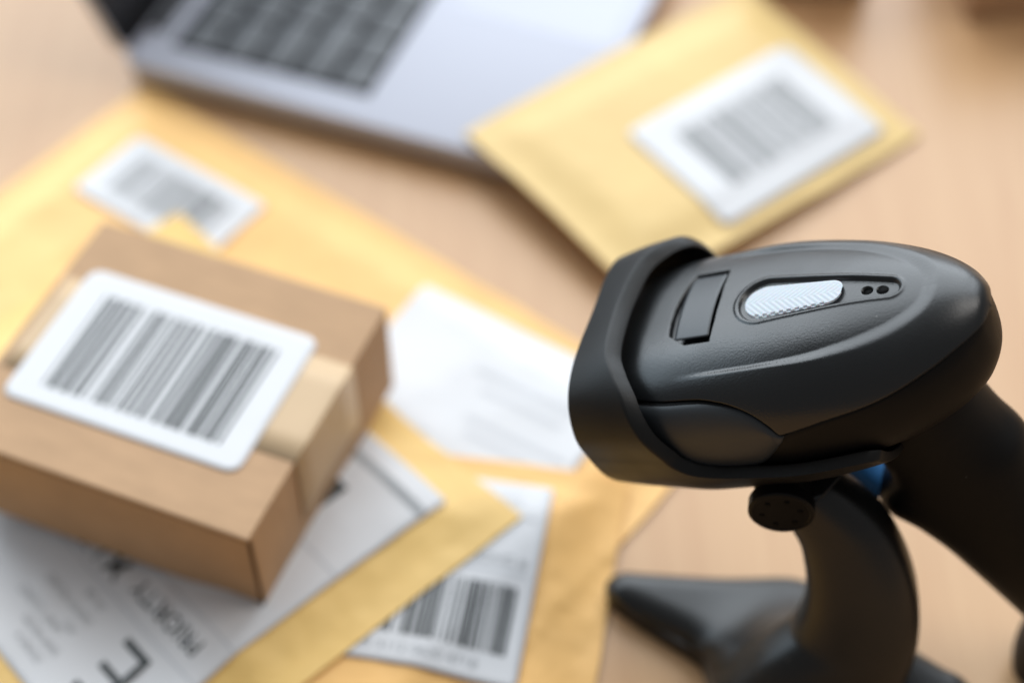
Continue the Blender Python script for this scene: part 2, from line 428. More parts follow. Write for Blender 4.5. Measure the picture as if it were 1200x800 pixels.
# ------------------------------------------------------------------ laptop
LA = R(-22)                                   # hinge -> front edge direction
LAP_O = (-217, 749)                           # hinge corner nearest the camera
LAP_D, LAP_W, LAP_Z = 264, 372, 17.5
def build_laptop():
    root = empty('laptop', (LAP_O[0], LAP_O[1], 0), LA, 'open grey aluminium laptop with black keys and dark screen', 'laptop')
    # local: x hinge->front, y away from the camera-side edge
    def rrect(x0, x1, y0, y1, r, z, n=8):
        p = []
        for cx, cy, a0 in ((x1 - r, y1 - r, 0), (x0 + r, y1 - r, 90), (x0 + r, y0 + r, 180), (x1 - r, y0 + r, 270)):
            for k in range(n + 1):
                a = R(a0 + 90 * k / n); p.append((cx + r * math.cos(a), cy + r * math.sin(a), z))
        return p
    rings = []
    for ins, z in ((7, 1.6), (2.5, 3.2), (0.7, 6.5), (0, 10), (0, LAP_Z - 1.4), (0.5, LAP_Z - 0.4), (1.3, LAP_Z)):
        rings.append(rrect(ins, LAP_D - ins, ins, LAP_W - ins, 13 - min(ins, 5), z))
    v, f = loft(rings); fix_normals(mesh('base', v, f, M['alu'], root, autosm=40))
    for x in (25, LAP_D - 25):
        for y in (25, LAP_W - 25):
            v, f = disc_loft((x, y, 0), (0, 0, 1), [(0, 7), (0.4, 8), (2.4, 8)], 20, ref=(1, 0, 0))
            fix_normals(mesh('rubber_foot', v, f, M['gloss_black'], root))
    # keyboard well with keys
    kx0, ky0, ky1 = 24, 22, LAP_W - 22
    P = 23.8
    well = box('keyboard', kx0 - 1, kx0 + 5 * P + 1, ky0 - 1, ky1 + 1, LAP_Z - 1, LAP_Z + 0.25, M['key_well'], root, bevel=0)
    total = ky1 - ky0
    rows = [[1] * 13 + [1.5], [1.5] + [1] * 13, [1.8] + [1] * 11 + [1.8], [2.3] + [1] * 10 + [2.3], [1, 1, 1, 1.25, 5, 1.25, 1, 1, 1, 1]]
    for i, row in enumerate(rows):
        uw = total / sum(row); y = ky0
        for wd in row:
            x0, x1, a, b = kx0 + i * P + 1.7, kx0 + (i + 1) * P - 1.7, y + 0.6, y + uw * wd - 0.6
            rg = [rrect(x0, x1, a, b, 2.2, LAP_Z + 0.25, 3), rrect(x0 + .1, x1 - .1, a + .1, b - .1, 2.2, LAP_Z + 1.2, 3), rrect(x0 + .6, x1 - .6, a + .6, b - .6, 2.0, LAP_Z + 1.5, 3)]
            v, f = loft(rg); fix_normals(mesh('key', v, f, M['key'], well, autosm=50)); y += uw * wd
    tp = rrect(kx0 + 5 * P + 14, LAP_D - 10, LAP_W / 2 - 82, LAP_W / 2 + 82, 6, LAP_Z + 0.2)
    tb = [(p[0], p[1], LAP_Z - 0.5) for p in tp]
    v, f = loft([tb, tp]); fix_normals(mesh('trackpad', v, f, M['alu'], root, autosm=40))
    # hinge bar + lid leaning back
    v, f = disc_loft((9, 30, LAP_Z + 0.5), (0, 1, 0), [(0, 4.2), (LAP_W - 60, 4.2)], 16)
    fix_normals(mesh('hinge', v, f, M['key_well'], root, autosm=40))
    lid = []
    tilt = R(112)                            # angle between base and lid
    dx, dz = math.cos(tilt), math.sin(tilt)
    nx, nz = dz, -dx                          # lid face normal towards the keys
    def lp(u, y, t): return (6 + dx * u - nx * t, y, LAP_Z + 2.0 + dz * u - nz * t)
    def lring(u0, u1, y0, y1, r, t):
        return [lp(a, b, t) for a, b, _ in rrect(u0, u1, y0, y1, r, 0)]
    v, f = loft([lring(1, 254, 0.8, LAP_W - .8, 11, 0), lring(0, 255, 0, LAP_W, 12, 1.0), lring(0, 255, 0, LAP_W, 12, 4.6), lring(2, 253, 2, LAP_W - 2, 11, 6)])
    ld = fix_normals(mesh('lid', v, f, M['alu'], root, autosm=40))
    v, f = loft([lring(3, 252, 2.4, LAP_W - 2.4, 10, 0.2), lring(3, 252, 2.4, LAP_W - 2.4, 10, -0.5)])
    fix_normals(mesh('screen', v, f, M['screen'], ld, autosm=40))
    ca, sa = math.cos(LA), math.sin(LA)
    def top(x, y):
        u = ca * (x - LAP_O[0]) + sa * (y - LAP_O[1]); q = -sa * (x - LAP_O[0]) + ca * (y - LAP_O[1])
        return np.where((u > 0) & (u < LAP_D) & (q > 0) & (q < LAP_W), LAP_Z, 0.0)
    return top
lap_top = build_laptop()

# ------------------------------------------------------------------ mailers
def rot(a, x, y): return math.cos(a) * x - math.sin(a) * y, math.sin(a) * x + math.cos(a) * y

# big amber mailer lying along the back; far corner (-203,745), long side at -39.5 deg
A1 = R(-39.5)
L1x, L1y = 391, 262
c1 = (-203, 745)
dx, dy = rot(A1, 0, -L1y)
m1, m1_top, m1_xy, m1c = make_mailer('padded_envelope', (c1[0] + dx, c1[1] + dy), A1, L1x, L1y, 6.0, M['mailer_orange'],
    'large amber padded mailer under everything, its far corner at the laptop hinge', 11, crinkle=0.6)
# small bar code label near its far corner
A_SL = R(-37)
dx, dy = rot(A_SL, 0, -50)
sl, sl_p = make_label(m1, m1c, m1_top, (-200 + dx, 697 + dy), A_SL, 92, 50, 3, label='small white bar code label')
print_rects('bar_code', sl, sl_p, bars(14, 80, 10, 40, 3, 0.8, 0.3), M['ink'])
# white address sheet on the same mailer
A_SH = R(-32)
dx, dy = rot(A_SH, 0, -120)
sh, sh_p = make_label(m1, m1c, m1_top, (-43 + dx, 586 + dy), A_SH, 122, 120, 2, label='plain white address sheet with faint lines of print')
print_rects('faint_print', sh, sh_p, [(52, 112, 84, 87.5), (60, 104, 75, 78), (62, 116, 58, 61), (66, 112, 50, 53), (40, 52, 40, 43)], M['ink_ghost'])

# second amber mailer overlapping it
A2 = R(-101)
# top edge from (51,464) towards the left, right edge going down at -101
L2x, L2y = 250, 190
dx, dy = rot(A2, 0, -L2y)
m2, m2_top, m2_xy, m2c = make_mailer('padded_envelope', (52 + dx, 463 + dy), A2, L2x, L2y, 4.5, M['mailer_orange2'],
    'amber padded mailer beside the scanner stand, with a bar code label partly covered', 23, seam=7, crinkle=0.6)
# its label: right edge (18,455)->(4,357)
A_L2 = R(-11)
dx, dy = rot(A_L2, -150, -100)
l2, l2_p = make_label(m2, m2c, m2_top, (18 + dx, 456 + dy), A_L2, 150, 100, 1.5, label='white label with bar code and digits')
print_rects('bar_code', l2, l2_p, bars(42, 143, 14, 46, 9, 0.8), M['ink'])
print_text('digits', l2, l2_p, '9405 5112 0620 4718', 74, 5.5, 6.6, M['ink_grey'])
print_text('lettering', l2, l2_p, 'TRACKING #', 104, 55.5, 7, M['ink_grey'])
print_rects('rule', l2, l2_p, [(4, 146, 52, 52.8), (4, 146, 80, 80.8)], M['ink_faint'])
print_text('lettering', l2, l2_p, 'SHIP TO', 112, 86, 7, M['ink_faint'])

# yellow mailer under the carton: corners (-171,630) far, (-1,439) right
A3 = R(-48.5)
L3x, L3y = 264, 300
dx, dy = rot(A3, 0, -L3y)
m3, m3_top, m3_xy, m3c = make_mailer('padded_envelope', (-172 + dx, 637 + dy), A3, L3x, L3y, 4.0, M['mailer_yellow'],
    'yellow padded mailer directly under the cardboard carton, with a large shipping label', 37, seam=12, crinkle=0.6)
# its 4x6 label: corner (-30,446); long side towards 220 deg
A_L3 = R(41)                                  # u from left edge to right edge
dx, dy = rot(A_L3, -187, 0)
l3, l3_p = make_label(m3, m3c, m3_top, (-30 + dx, 446 + dy), A_L3, 187, 152, 1.5, label='large white shipping label')
# local: u 0..187 (left -> right edge), v 0 (near edge) .. 124; print is upside down as seen from here
print_rects('ruled_bar', l3, l3_p, [(171.5, 176.5, 2, 150)], M['ink_grey'])
print_rects('ruled_lines', l3, l3_p, [(50.5, 51.2, 2, 150), (71, 71.7, 2, 150), (125, 126, 2, 150)], M['ink_faint'])
print_rects('black_block', l3, l3_p, [(139, 158, 34, 72)], M['ink'])
print_text('big_letter', l3, l3_p, 'E', 45, 21.5, 45, M['ink'], rot=R(90), bold=-0.2)
print_text('lettering', l3, l3_p, 'PRIORITY', 65, 12.5, 11.2, M['ink'], rot=R(90), bold=0.1)
print_text('lettering', l3, l3_p, 'MAIL', 65, 68, 14.5, M['ink'], rot=R(90), bold=0.5)
ADDR = (('UNIT 12 EAST', 26.5, 66), ('DEPOT ROAD', 38, 60), ('01 LB', 46, 62), ('SHIP FROM', 19.5, 58), ('ZONE 4', 12.5, 60), ('PO', 31, 62))
for t, uu_, vv_ in ADDR:
    print_text('lettering', l3, l3_p, t, uu_, vv_, 5.2, M['ink_grey'], rot=R(90))

# pale yellow mailer resting on the laptop's front edge
A4 = R(-52.5)
L4x, L4y = 140, 204
cx4, cy4 = -23, 681                           # its left corner
ca4, sa4 = math.cos(R(35.5)), math.sin(R(35.5))
def base4(x, y):
    # stiff: leans from the laptop edge down to the table
    q = (x - LAP_O[0]) * 0.927 - (y - LAP_O[1]) * 0.375 - (LAP_D + 4)
    return np.maximum(20.6 - 0.5 * (np.sqrt(q * q + 900) + q) * 0.122, 0.4)
m4, m4_top, m4_xy, m4c = make_mailer('padded_envelope', (cx4, cy4), A4, L4x, L4y, 3.6, M['mailer_pale'],
    'pale yellow padded mailer leaning on the laptop front edge, behind the scanner', 53, base=base4, seam=8, crinkle=0.45)
SURF.pop()
l4, l4_p = make_label(m4, m4c, m4_top, (62, 677), R(-51), 77, 121, 5, label='white bar code label with round corners')
print_rects('bar_code', l4, l4_p, [(a, b, c, d) for c, d, a, b in bars(22, 100, 16, 60, 5, 0.8, 0.3)], M['ink'])

# ------------------------------------------------------------------ carton
BA = R(-23)
BW, BD, BH = 146, 133, 55
BZ = 17.0
def build_carton():
    # right-front top corner at (-109,393)
    ox, oy = -107.5, 392.0
    root = empty('cardboard_carton', (ox, oy, BZ), BA, 'flat brown cardboard carton with a large bar code label on top', 'box')
    # local: x 0 at right face going negative, y 0 at front going back
    t = 2.6
    bx = lambda nm, *a, m=M['carton'], b=0.9, p=root: box(nm, *a, m, p, bevel=b)
    bx('bottom_panel', -BW + t, -t, t, BD - t, 0, t)
    bx('front_wall', -BW, -1.0, 1.6, 1.6 + t, 0, BH - t - 2.3)
    bx('back_wall', -BW, -1.0, BD - t, BD, 0, BH - t - 0.3)
    bx('side_wall', -t - 1.2, -1.0 + 1.0, 2.3, BD - 0.4, 0.3, BH - t + 0.2)
    bx('side_wall', -BW - 0.1, -BW + t, 2.3, BD - 0.4, 0.3, BH - t - 0.3)
    lid = bx('lid_panel', -BW - 0.4, 0.4, -0.4, BD + 0.3, BH - t, BH, b=1.2)
    # dark strip paints the shadow line under the lid; another darkens the corner
    bx('gap_shade', -BW, -1.2, 0.9, 1.9, BH - t - 2.2, BH - t - 0.1, m=M['shade_brown'], b=0.2)
    bx('gap_shade', -1.15, -0.25, 0.5, 2.2, 0.4, BH - t - 1.3, m=M['shade_brown'], b=0.2)
    # tape across the top, folded over both ends
    y0, y1 = 41, 96
    V, n = [], 0
    prof = []
    for x in np.linspace(0.7, -BW - 0.7, 60): prof.append((x, BH + 0.2))
    right = [(0.85, z) for z in np.linspace(BH - 40, BH - 2.0, 10)] + [(0.85 - 0.9 * (1 - math.cos(a)), BH - 0.9 + 1.2 * math.sin(a)) for a in np.linspace(0.1, 1.5, 6)]
    left = [(-BW - 0.85, z) for z in np.linspace(BH - 2.0, BH - 40, 10)]
    prof = right + prof[2:-2] + left
    for x, z in prof:
        for y in np.linspace(y0, y1, 5): V.append((x, y, z))
    o = mesh('tape_strip', V, gfaces(len(prof), 5), M['tape'], root, smooth=True, solid=0.12, autosm=40)
    # label with round corners
    lx, ly = 115, 78
    px, py = -134.0, 26.5
    nz = vnoise(91)
    nu, nv = 44, 32
    uu, vv = np.meshgrid(np.linspace(0, lx, nu), np.linspace(0, ly, nv), indexing='ij')
    uu, vv = round_rect(uu, vv, lx, ly, 6)
    hz = lambda u, v: BH + 0.52 + 0.10 * nz(u / 30, v / 30)
    V = [(px + a, py + b, c) for a, b, c in zip(uu.ravel(), vv.ravel(), hz(uu, vv).ravel())]
    lb = mesh('paper_label', V, gfaces(nu, nv), M['label'], root, smooth=True, solid=0.12)
    place = lambda u, v, dz=0.1: (px + np.asarray(u, float), py + np.asarray(v, float), hz(u, v) + dz)
    print_rects('bar_code', lb, place, bars(14, 101, 11, 66, 21, 0.95, 0.5), M['ink'])
    fix_normals(lb)
build_carton()
def shadow_carton(x, y, rz, wx, wy, h, label):  # cartons added to cast the soft brown shade at the far right
    root = empty('cardboard_carton', (x, y, 0), rz, label, 'box')
    t = 2.4
    box('body', 0, wx, 0, wy, 0.1, h - t, M['carton'], root, bevel=0.9)
    box('lid_panel', -0.5, wx + 0.5, -0.5, wy + 0.5, h - t, h, M['carton'], root, bevel=1.0)
    box('tape_strip', -0.8, wx + 0.8, wy * 0.35, wy * 0.65, h - 14, h + 0.15, M['tape'], root, bevel=0.3)
shadow_carton(150, 817, R(-6), 62, 80, 58, 'small brown carton added to cast shade beyond the pale yellow mailer, at the far side of the table')
shadow_carton(266, 789, R(4), 120, 90, 66, 'wide brown carton added to cast shade at the far right corner of the table')

# ------------------------------------------------------------------ scanner
YAW, NOSE = R(18.5), R(29.5)
nvec = Vector((-math.cos(NOSE) * math.cos(YAW), math.cos(NOSE) * math.sin(YAW), -math.sin(NOSE)))
zvec = Vector((-math.sin(NOSE) * math.cos(YAW), math.sin(NOSE) * math.sin(YAW), math.cos(NOSE)))
lvec = zvec.cross(nvec)
SC_O = Vector((100.7, 409.9, 194.6))
SC_R = np.array([list(nvec), list(lvec), list(zvec)]).T
def s2w(p): return SC_R @ np.asarray(p, float) + np.array(SC_O)

# head section tables along s (nose -> tail)
S_ = [0, 1, 2, 3, 4, 5, 6, 7, 8, 9]
X_ = pchip(S_, [88, 66, 43, 13, -15, -35, -49.5, -58.5, -63.2, -64.6])
W_ = pchip(S_, [34.5, 39, 42.5, 42.5, 39, 33, 25, 16.5, 8, 0.02])
ZT = pchip(S_, [-7, -2.5, -0.6, 0, -0.6, -2.8, -6, -10, -13.6, -18])
ZB = pchip(S_, [-62, -65, -66.5, -66, -63, -58, -52, -45, -35, -18.1])
ZC = pchip(S_, [-28, -28, -28, -28, -28, -27, -25.5, -23.5, -21, -18.05])
NT_ = pchip(S_, [3.4, 3.3, 3.0, 2.7, 2.4, 2.2, 2.1, 2.05, 2, 2]); NB = 2.4
def head_pos(s, th):
    """th 90 deg = top centre, 0 = side, -90 = bottom; y >= 0 side"""
    c, sn = np.abs(np.cos(th)), np.sin(th)
    n = np.where(sn >= 0, NT_(s), NB)
    y = W_(s) * c ** (2 / n)
    hz = np.where(sn >= 0, ZT(s) - ZC(s), ZC(s) - ZB(s))
    z = ZC(s) + np.sign(sn) * hz * np.abs(sn) ** (2 / n)
    return np.stack([X_(s), y, z], -1)
def th_of_z(s, z):
    up_ = z >= ZC(s)
    f = np.where(up_, (z - ZC(s)) / (ZT(s) - ZC(s) + 1e-6), (ZC(s) - z) / (ZC(s) - ZB(s) + 1e-6))
    f = np.clip(f, 0, 1)
    return np.where(up_, 1, -1) * np.arcsin(f ** (np.where(up_, NT_(s), NB) / 2))
SEAM = pchip([88, 57, 35, 25, 18, 13.5, 10.5, 8.6, 7.6, 6.6, 5, -1, -9, -30, -49, -58, -64.6], [-7.5, -8.5, -9.2, -10.8, -13.2, -16, -19.2, -22.4, -25.2, -26.5, -26.3, -25.2, -23.8, -21.8, -18.8, -17.8, -18.06])

def normals(P):
    du = np.gradient(P, axis=0); dv = np.gradient(P, axis=1)
    n = np.cross(du, dv); n /= (np.linalg.norm(n, axis=-1, keepdims=True) + 1e-12)
    return n
def capsule(x, y, xa, ra, xb, rb):
    """signed distance to a tapered capsule on the centre line"""
    t = np.clip((x - xa) / (xb - xa), 0, 1)
    return np.hypot(x - (xa + (xb - xa) * t), y) - (ra + (rb - ra) * t)
UY = pchip([-48, -47.2, -45.2, -40, -34.5, -20, -3, 15, 40, 88], [0, 5, 9.3, 14.5, 18.2, 24.2, 27.8, 29.4, 30, 30.5])
def u_dist(x, y):
    """rough signed distance to the U line, + outside"""
    xx = -48 + 108 * np.linspace(0, 1, 360) ** 2.6; yy = UY(xx)
    d = np.full(x.shape, 1e9)
    for a, b in zip(xx, yy): d = np.minimum(d, np.hypot(x - a, np.abs(y) - b))
    inside = (np.abs(y) < UY(x)) & (x > -48)
    return np.where(inside, -d, d)

def build_scanner():
    root = bpy.data.objects.new('barcode_scanner', None); COL.objects.link(root); root.empty_display_size = 0.02
    tag(root, 'black handheld barcode scanner resting nose-down on its stand', 'scanner')
    mw = Matrix([[*SC_R[i], 0] for i in range(3)] + [[0, 0, 0, 1]])
    mw.translation = SC_O * U
    root.matrix_world = mw
    # --- sample positions
    xs = np.concatenate([np.linspace(88, 52, 40, endpoint=False), np.linspace(52, -42, 260, endpoint=False), np.linspace(-42, -60, 55, endpoint=False)])
    sgrid = np.linspace(0, 9, 4000); xg = X_(sgrid)
    s_of = lambda x: np.interp(-np.asarray(x), -xg, sgrid)
    s = np.concatenate([s_of(xs), np.linspace(s_of(-60), 9, 44)])
    ns = len(s)
    ths = th_of_z(s, SEAM(X_(s)))
    # --- upper shell: columns from right seam over the crown to the left seam
    q = np.concatenate([np.linspace(0, 0.5, 110, endpoint=False), np.linspace(0.5, 1.0, 70)])   # 0 crown -> 1 seam
    TH = math.pi / 2 + (ths[:, None] - math.pi / 2) * q[None, :]
    H = head_pos(s[:, None] * np.ones_like(TH), TH)
    Hr = H[:, :0:-1].copy(); Hr[..., 1] *= -1
    P = np.concatenate([Hr, H], 1)
    edge = np.concatenate([q[:0:-1], q])[None, :] * np.ones((ns, 1))
    Nn = normals(P)
    if Nn[100, P.shape[1] // 2, 2] < 0: Nn = -Nn
    x, y = P[..., 0], P[..., 1]
    d = np.zeros(x.shape)
    ud = u_dist(x, y)
    # outside the U the shell stands prouder; the step is soft and fades to the front
    fade = 1 - sstep(14, 46, x)
    wid = 1.3 + 1.6 * sstep(15, -40, x)
    d += fade * 1.7 * sstep(-wid, wid, ud)
    d -= 1.7 * fade * 0.7 * sstep(2, 24, ud)
    # pocket of the light guide and the beeper
    cp = capsule(x, y, 12.2, 9.9, -33.8, 4.0)
    d -= 1.5 * sstep(0.55, -0.55, cp)
    d += 0.35 * np.exp(-((cp - 1.2) / 0.7) ** 2)
    floor = sstep(-0.4, -1.2, cp)
    for hx in (-26.2, -31.6):
        d -= 2.6 * sstep(2.05, 1.5, np.hypot(x - hx, y))
    # lens-shaped pocket beneath the sticker
    xs_ = x + 0.03 * (y + 3) - 3.2
    lp = np.maximum(28.3 - xs_, xs_ - (43.2 + 3.6 * (1 - ((y - 2) / 18.5) ** 2)))
    lp = np.maximum(lp, np.maximum(-20.0 - y, y - 16.6))
    lp = np.maximum(lp, (y - 13) * 0.8 + (xs_ - 39.5) * 0.6 - 2.2)
    d -= 2.6 * sstep(0.35, -0.45, lp)
    # shell edge rolls in at the seam
    ez = np.minimum(1, (1 - edge) / 0.022)
    d -= 0.75 * (1 - ez) ** 2 * sstep(1, 16, W_(s))[:, None]
    P2 = P + Nn * d[..., None]
    v = P2.reshape(-1, 3)
    # inner lip so the edge is not paper-thin
    o = mesh('upper_shell', v, gfaces(ns, P.shape[1]), M['black_plastic'], root, smooth=True)
    if o.data.polygons[100 * 300].normal.z < 0: o.data.flip_normals()
    up_ = o
    # --- lower shell
    q2 = np.linspace(0, 1, 90)
    TH = ths[:, None] + (-math.pi / 2 - ths[:, None]) * q2[None, :]
    Hb = head_pos(s[:, None] * np.ones_like(TH), TH)
    Hbr = Hb[:, :0:-1].copy()[:, ::-1]; Hbr[..., 1] *= -1
    Pb = np.concatenate([Hb, Hbr[:, ::-1]], 1)
    e2 = np.concatenate([q2, q2[::-1][:-1] if False else q2[:0:-1]])[None, :]
    Nb = normals(Pb)
    if Nb[150, 20, 1] < 0: Nb = -Nb
    ez = np.minimum(1, e2 / 0.03)
    db = (-0.9 * (1 - ez) ** 2 - 0.25) * sstep(1, 16, W_(s))[:, None]
    Pb = Pb + Nb * (db * np.ones((ns, 1)))[..., None]
    o = mesh('lower_shell', Pb.reshape(-1, 3), gfaces(ns, Pb.shape[1]), M['gloss_black'], root, smooth=True)
    fix_normals(o)
    # --- front bulkhead and scan window
    ring = [tuple(p) for p in np.concatenate([P2[0], Pb[0, 1:-1]])]
    v = ring + [(ring[0][0], 0, -28)]
    f = [(i, (i + 1) % len(ring), len(ring)) for i in range(len(ring))]
    nose = fix_normals(mesh('nose_plate', v, f, M['gloss_black'], root))
    box('scan_window', 88.2, 89.2, -25, 25, -43, -17, M['window_red'], nose, bevel=0.4)
    # --- soft side pads
    for sd in (1, -1):
        xa = np.linspace(64, 6.6, 110); sa = s_of(xa)
        t0 = th_of_z(sa, SEAM(xa) - 0.9)
        zl = pchip([6.4, 8, 11, 15, 20, 28, 40, 64], [-27.4, -29.6, -32.8, -36.8, -41, -46.5, -52, -57])(xa)
        t1 = th_of_z(sa, zl)
        t1 = np.minimum(t1, t0 - 0.001)
        qq = np.linspace(0, 1, 34)
        TH = t0[:, None] + (t1 - t0)[:, None] * qq[None, :]
        Pp = head_pos(sa[:, None] * np.ones_like(TH), TH)
        Np = normals(Pp)
        if Np[40, 10, 1] < 0: Np = -Np
        e = np.minimum(np.minimum(qq, 1 - qq)[None, :] / 0.10, ((xa - 6.6) / 3)[:, None]); e = np.clip(e, 0, 1)
        bul = np.sin(math.pi * qq)[None, :] * 1.5
        Pp = Pp + Np * (-0.5 + 1.0 * np.sqrt(1 - (1 - e) ** 2) + bul * e)[..., None]
        Pp[..., 1] *= sd
        fix_normals(mesh('side_pad', Pp.reshape(-1, 3), gfaces(len(xa), len(qq)), M['pad_rubber'], root))
    # --- light guide with chevron ribs
    nx, ny = 240, 84
    uu, vv = np.meshgrid(np.linspace(0, 1, nx), np.linspace(-1, 1, ny), indexing='ij')
    xa_, xb_ = 20.0, -17.4
    xx = xa_ + (xb_ - xa_) * uu
    def hw(x_):  # half width of the insert: round ends, slight taper
        a = 8.0; lim = 8.0 - (12.2 - x_) * 0.085
        lim = np.where(x_ > 12.2, np.sqrt(np.maximum(0, a * a - (x_ - 12.2) ** 2 * 1.06)), lim)
        rb = 5.0; xc_ = xb_ + 5.2
        return np.where(x_ < xc_, np.minimum(lim, 0.9 + np.sqrt(np.maximum(0, rb * rb - (x_ - xc_) ** 2 * 0.92)) ), lim)
    yy = vv * np.maximum(hw(xx), 0.05)
    zz = -0.15 - (yy / 38.0) ** 2 * 9.0 - 0.55
    rib = np.abs(((xx + np.abs(yy - 0.8) * 1.1) / 2.5) % 1.0 - 0.5) * 2
    inb = np.clip((1 - np.abs(vv)) * 6, 0, 1)
    zz = zz + 0.11 * rib * inb - 0.5 * (1 - np.clip((1 - np.abs(vv)) * 14, 0, 1)) 
    teeth = (np.abs(((xx / 3.1) % 1) - 0.5) < 0.25) & (vv > 0.84) & (vv < 0.97) & (xx < 16) & (xx > -13)
    zz = zz - 0.5 * teeth
    o = mesh('light_guide', np.stack([xx, yy, zz], -1).reshape(-1, 3), gfaces(nx, ny), M['lens'], root, smooth=True)
    if o.data.polygons[nx * ny // 2].normal.z < 0: o.data.flip_normals()
    for hx in (-26.2, -31.6):
        v, f = disc_loft((hx, 0, -4.6), (0, 0, 1), [(0, 1.9), (0.7, 1.9)], 24, ref=(1, 0, 0))
        fix_normals(mesh('beeper_hole', v, f, M['hole'], root))
    # --- sticker: stiff rectangle bridging the pocket
    nx, ny = 14, 40
    uu, vv = np.meshgrid(np.linspace(32.2, 46.2, nx), np.linspace(-19.2, 13.8, ny), indexing='ij')
    zz = 0.35 - 1.0 * (vv / 38.0) ** 2 * 10 - 0.012 * (uu - 32)
    xx = uu - 0.03 * (vv + 3)
    st = mesh('blank_sticker', np.stack([xx, vv, zz], -1).reshape(-1, 3), gfaces(nx, ny), M['sticker'], root, solid=0.45, autosm=40)
    if st.data.polygons[50].normal.z < 0: st.data.flip_normals()
    # --- rubber boot round the nose
    nt, nl = 640, 44
    th = np.linspace(-math.pi, math.pi, nt, endpoint=False) + math.pi / 2     # full turn, start at bottom
    # rim position as function of angle from crown (0 crown .. 180 bottom)
    rim_t = pchip([0, 20, 35, 50, 65, 78, 88, 96, 101, 104, 106.5, 109, 112, 118, 150, 180], [66, 63.8, 59.5, 55.2, 53.2, 51.4, 49, 44, 35, 22, 8, -8, -18, -21, -21, -19])
    ang = np.degrees(np.abs(((th - math.pi / 2 + math.pi) % (2 * math.pi)) - math.pi))
    xr = rim_t(ang)
    xf = pchip([0, 60, 100, 140, 180], [82, 84, 86.5, 86, 85])(ang)
    gapt = pchip([0, 50, 75, 95, 120, 180], [5.0, 6.2, 5.0, 2.3, 1.3, 1.2])(ang)
    thick = pchip([0, 60, 100, 130, 180], [5.2, 5.2, 4.8, 3.6, 3.0])(ang)
    def boot_pt(x_, th_, offs):
        # section angle measured on the head, y signed by cos
        sgn = np.where(np.cos(th_) >= 0, 1.0, -1.0)
        sa = np.clip(s_of(x_), 0.0, 8)
        p = head_pos(sa, np.arcsin(np.clip(np.sin(th_), -1, 1)))
        # nominal (unnarrowed) section keeps the boot straight
        e = 1e-3
        p1 = head_pos(sa, np.arcsin(np.clip(np.sin(th_), -1, 1)) + 0) 
        wv = np.stack([np.zeros_like(x_), np.cos(np.arcsin(np.sin(th_))) / W_(sa), np.sin(th_) / np.where(np.sin(th_) > 0, ZT(sa) - ZC(sa), ZC(sa) - ZB(sa))], -1)
        wv /= np.linalg.norm(wv, axis=-1, keepdims=True)
        out = p + wv * offs[..., None]
        flare = sstep(50, 88, x_)
        out = out.copy()
        out[..., 2] += 1.2 * flare * np.maximum(np.sin(th_), 0) 
        out[..., 1] += 1.4 * flare * np.abs(np.cos(th_))
        out[..., 1] *= sgn; out[..., 0] = x_
        return out
    uu = np.linspace(0, 1, nl)[:, None]
    rings = []
    # outer skin front -> rim
    rr = 0.9
    rk = pchip([0, 80, 110, 125, 180], [4.4, 4.0, 2.2, 0.8, 0.5])(ang)          # rim face leans outwards
    for k in range(nl):
        u = k / (nl - 1); xk = xf + (xr + rk - xf) * u
        rings.append(boot_pt(xk, th, gapt + thick))
    for fr, off in ((0.96, -0.45), (0.88, -0.75)):
        rings.append(boot_pt(xr + rk * fr + off, th, gapt + thick * fr))
    for fr, off in ((0.3, -0.75), (0.1, -0.6), (0.0, 0.1)):
        rings.append(boot_pt(xr + rk * fr + off, th, gapt + thick * fr))
    for k in range(1, nl):
        u = 1 - k / (nl - 1); xk = xf + (xr - xf) * u
        rings.append(boot_pt(xk, th, gapt))
    b = boot_pt(xf, th, gapt + thick * 0.5); b[:, 0] += 0.8; rings.append(b)
    RG = np.array(rings)
    o = mesh('rubber_boot', RG.reshape(-1, 3), gfaces(len(rings), nt, cu=True, cv=True), M['boot_rubber'], root, smooth=True)
    fix_normals(o); o.data.set_sharp_from_angle(angle=R(24))
    # --- handle
    path = [(-20, -36), (-21, -60), (-23, -82), (-28, -106), (-36, -133), (-46, -166), (-56, -198), (-62, -220), (-66, -238)]
    cen = catmull(path, 8)
    rings = []
    L = len(cen)
    for i, (hx, hz) in enumerate(cen):
        t = i / (L - 1)
        tang = cen[min(i + 1, L - 1)] - cen[max(i - 1, 0)]; tang /= np.linalg.norm(tang)
        fa = np.array([-tang[1], tang[0]])           # forward direction in xz
        if fa[0] < 0: fa = -fa
        a = float(pchip([0, .12, .24, .31, .44, .7, .95, 1], [22, 25, 28, 30.5, 27.5, 26, 27, 21])(t))
        af = float(pchip([0, .12, .23, .28, .32, .35, .40, .48, .68, .71, .735, .80, .95, 1], [22, 22, 20, 23, 34, 36.5, 31, 27.5, 26, 27.5, 42, 54, 64, 56])(t))
        bw = float(pchip([0, .2, .5, .8, .96, 1], [23, 21.5, 20.5, 21, 21, 17])(t))
        r = []
        for k in range(56):
            an = 2 * math.pi * k / 56; c_, s_ = math.cos(an), math.sin(an)
            ff = (af if c_ > 0 else a) * np.sign(c_) * abs(c_) ** 0.85; yy_ = bw * np.sign(s_) * abs(s_) ** 0.85
            r.append((hx + fa[0] * ff, yy_, hz + fa[1] * ff))
        rings.append(r)
    v, f = loft(rings); hd = fix_normals(mesh('handle', v, f, M['gloss_black'], root))
    v, f = loft([[(p[0] * 1.0, p[1] * 1.012, p[2]) for p in rings[-7]], [(p[0], p[1] * 1.012, p[2]) for p in rings[-6]]], cap=False)
    # --- trigger
    tp = catmull([(-2, -68), (12, -73), (17, -83), (15, -95), (9, -105), (-2, -109)], 5)
    rings = []
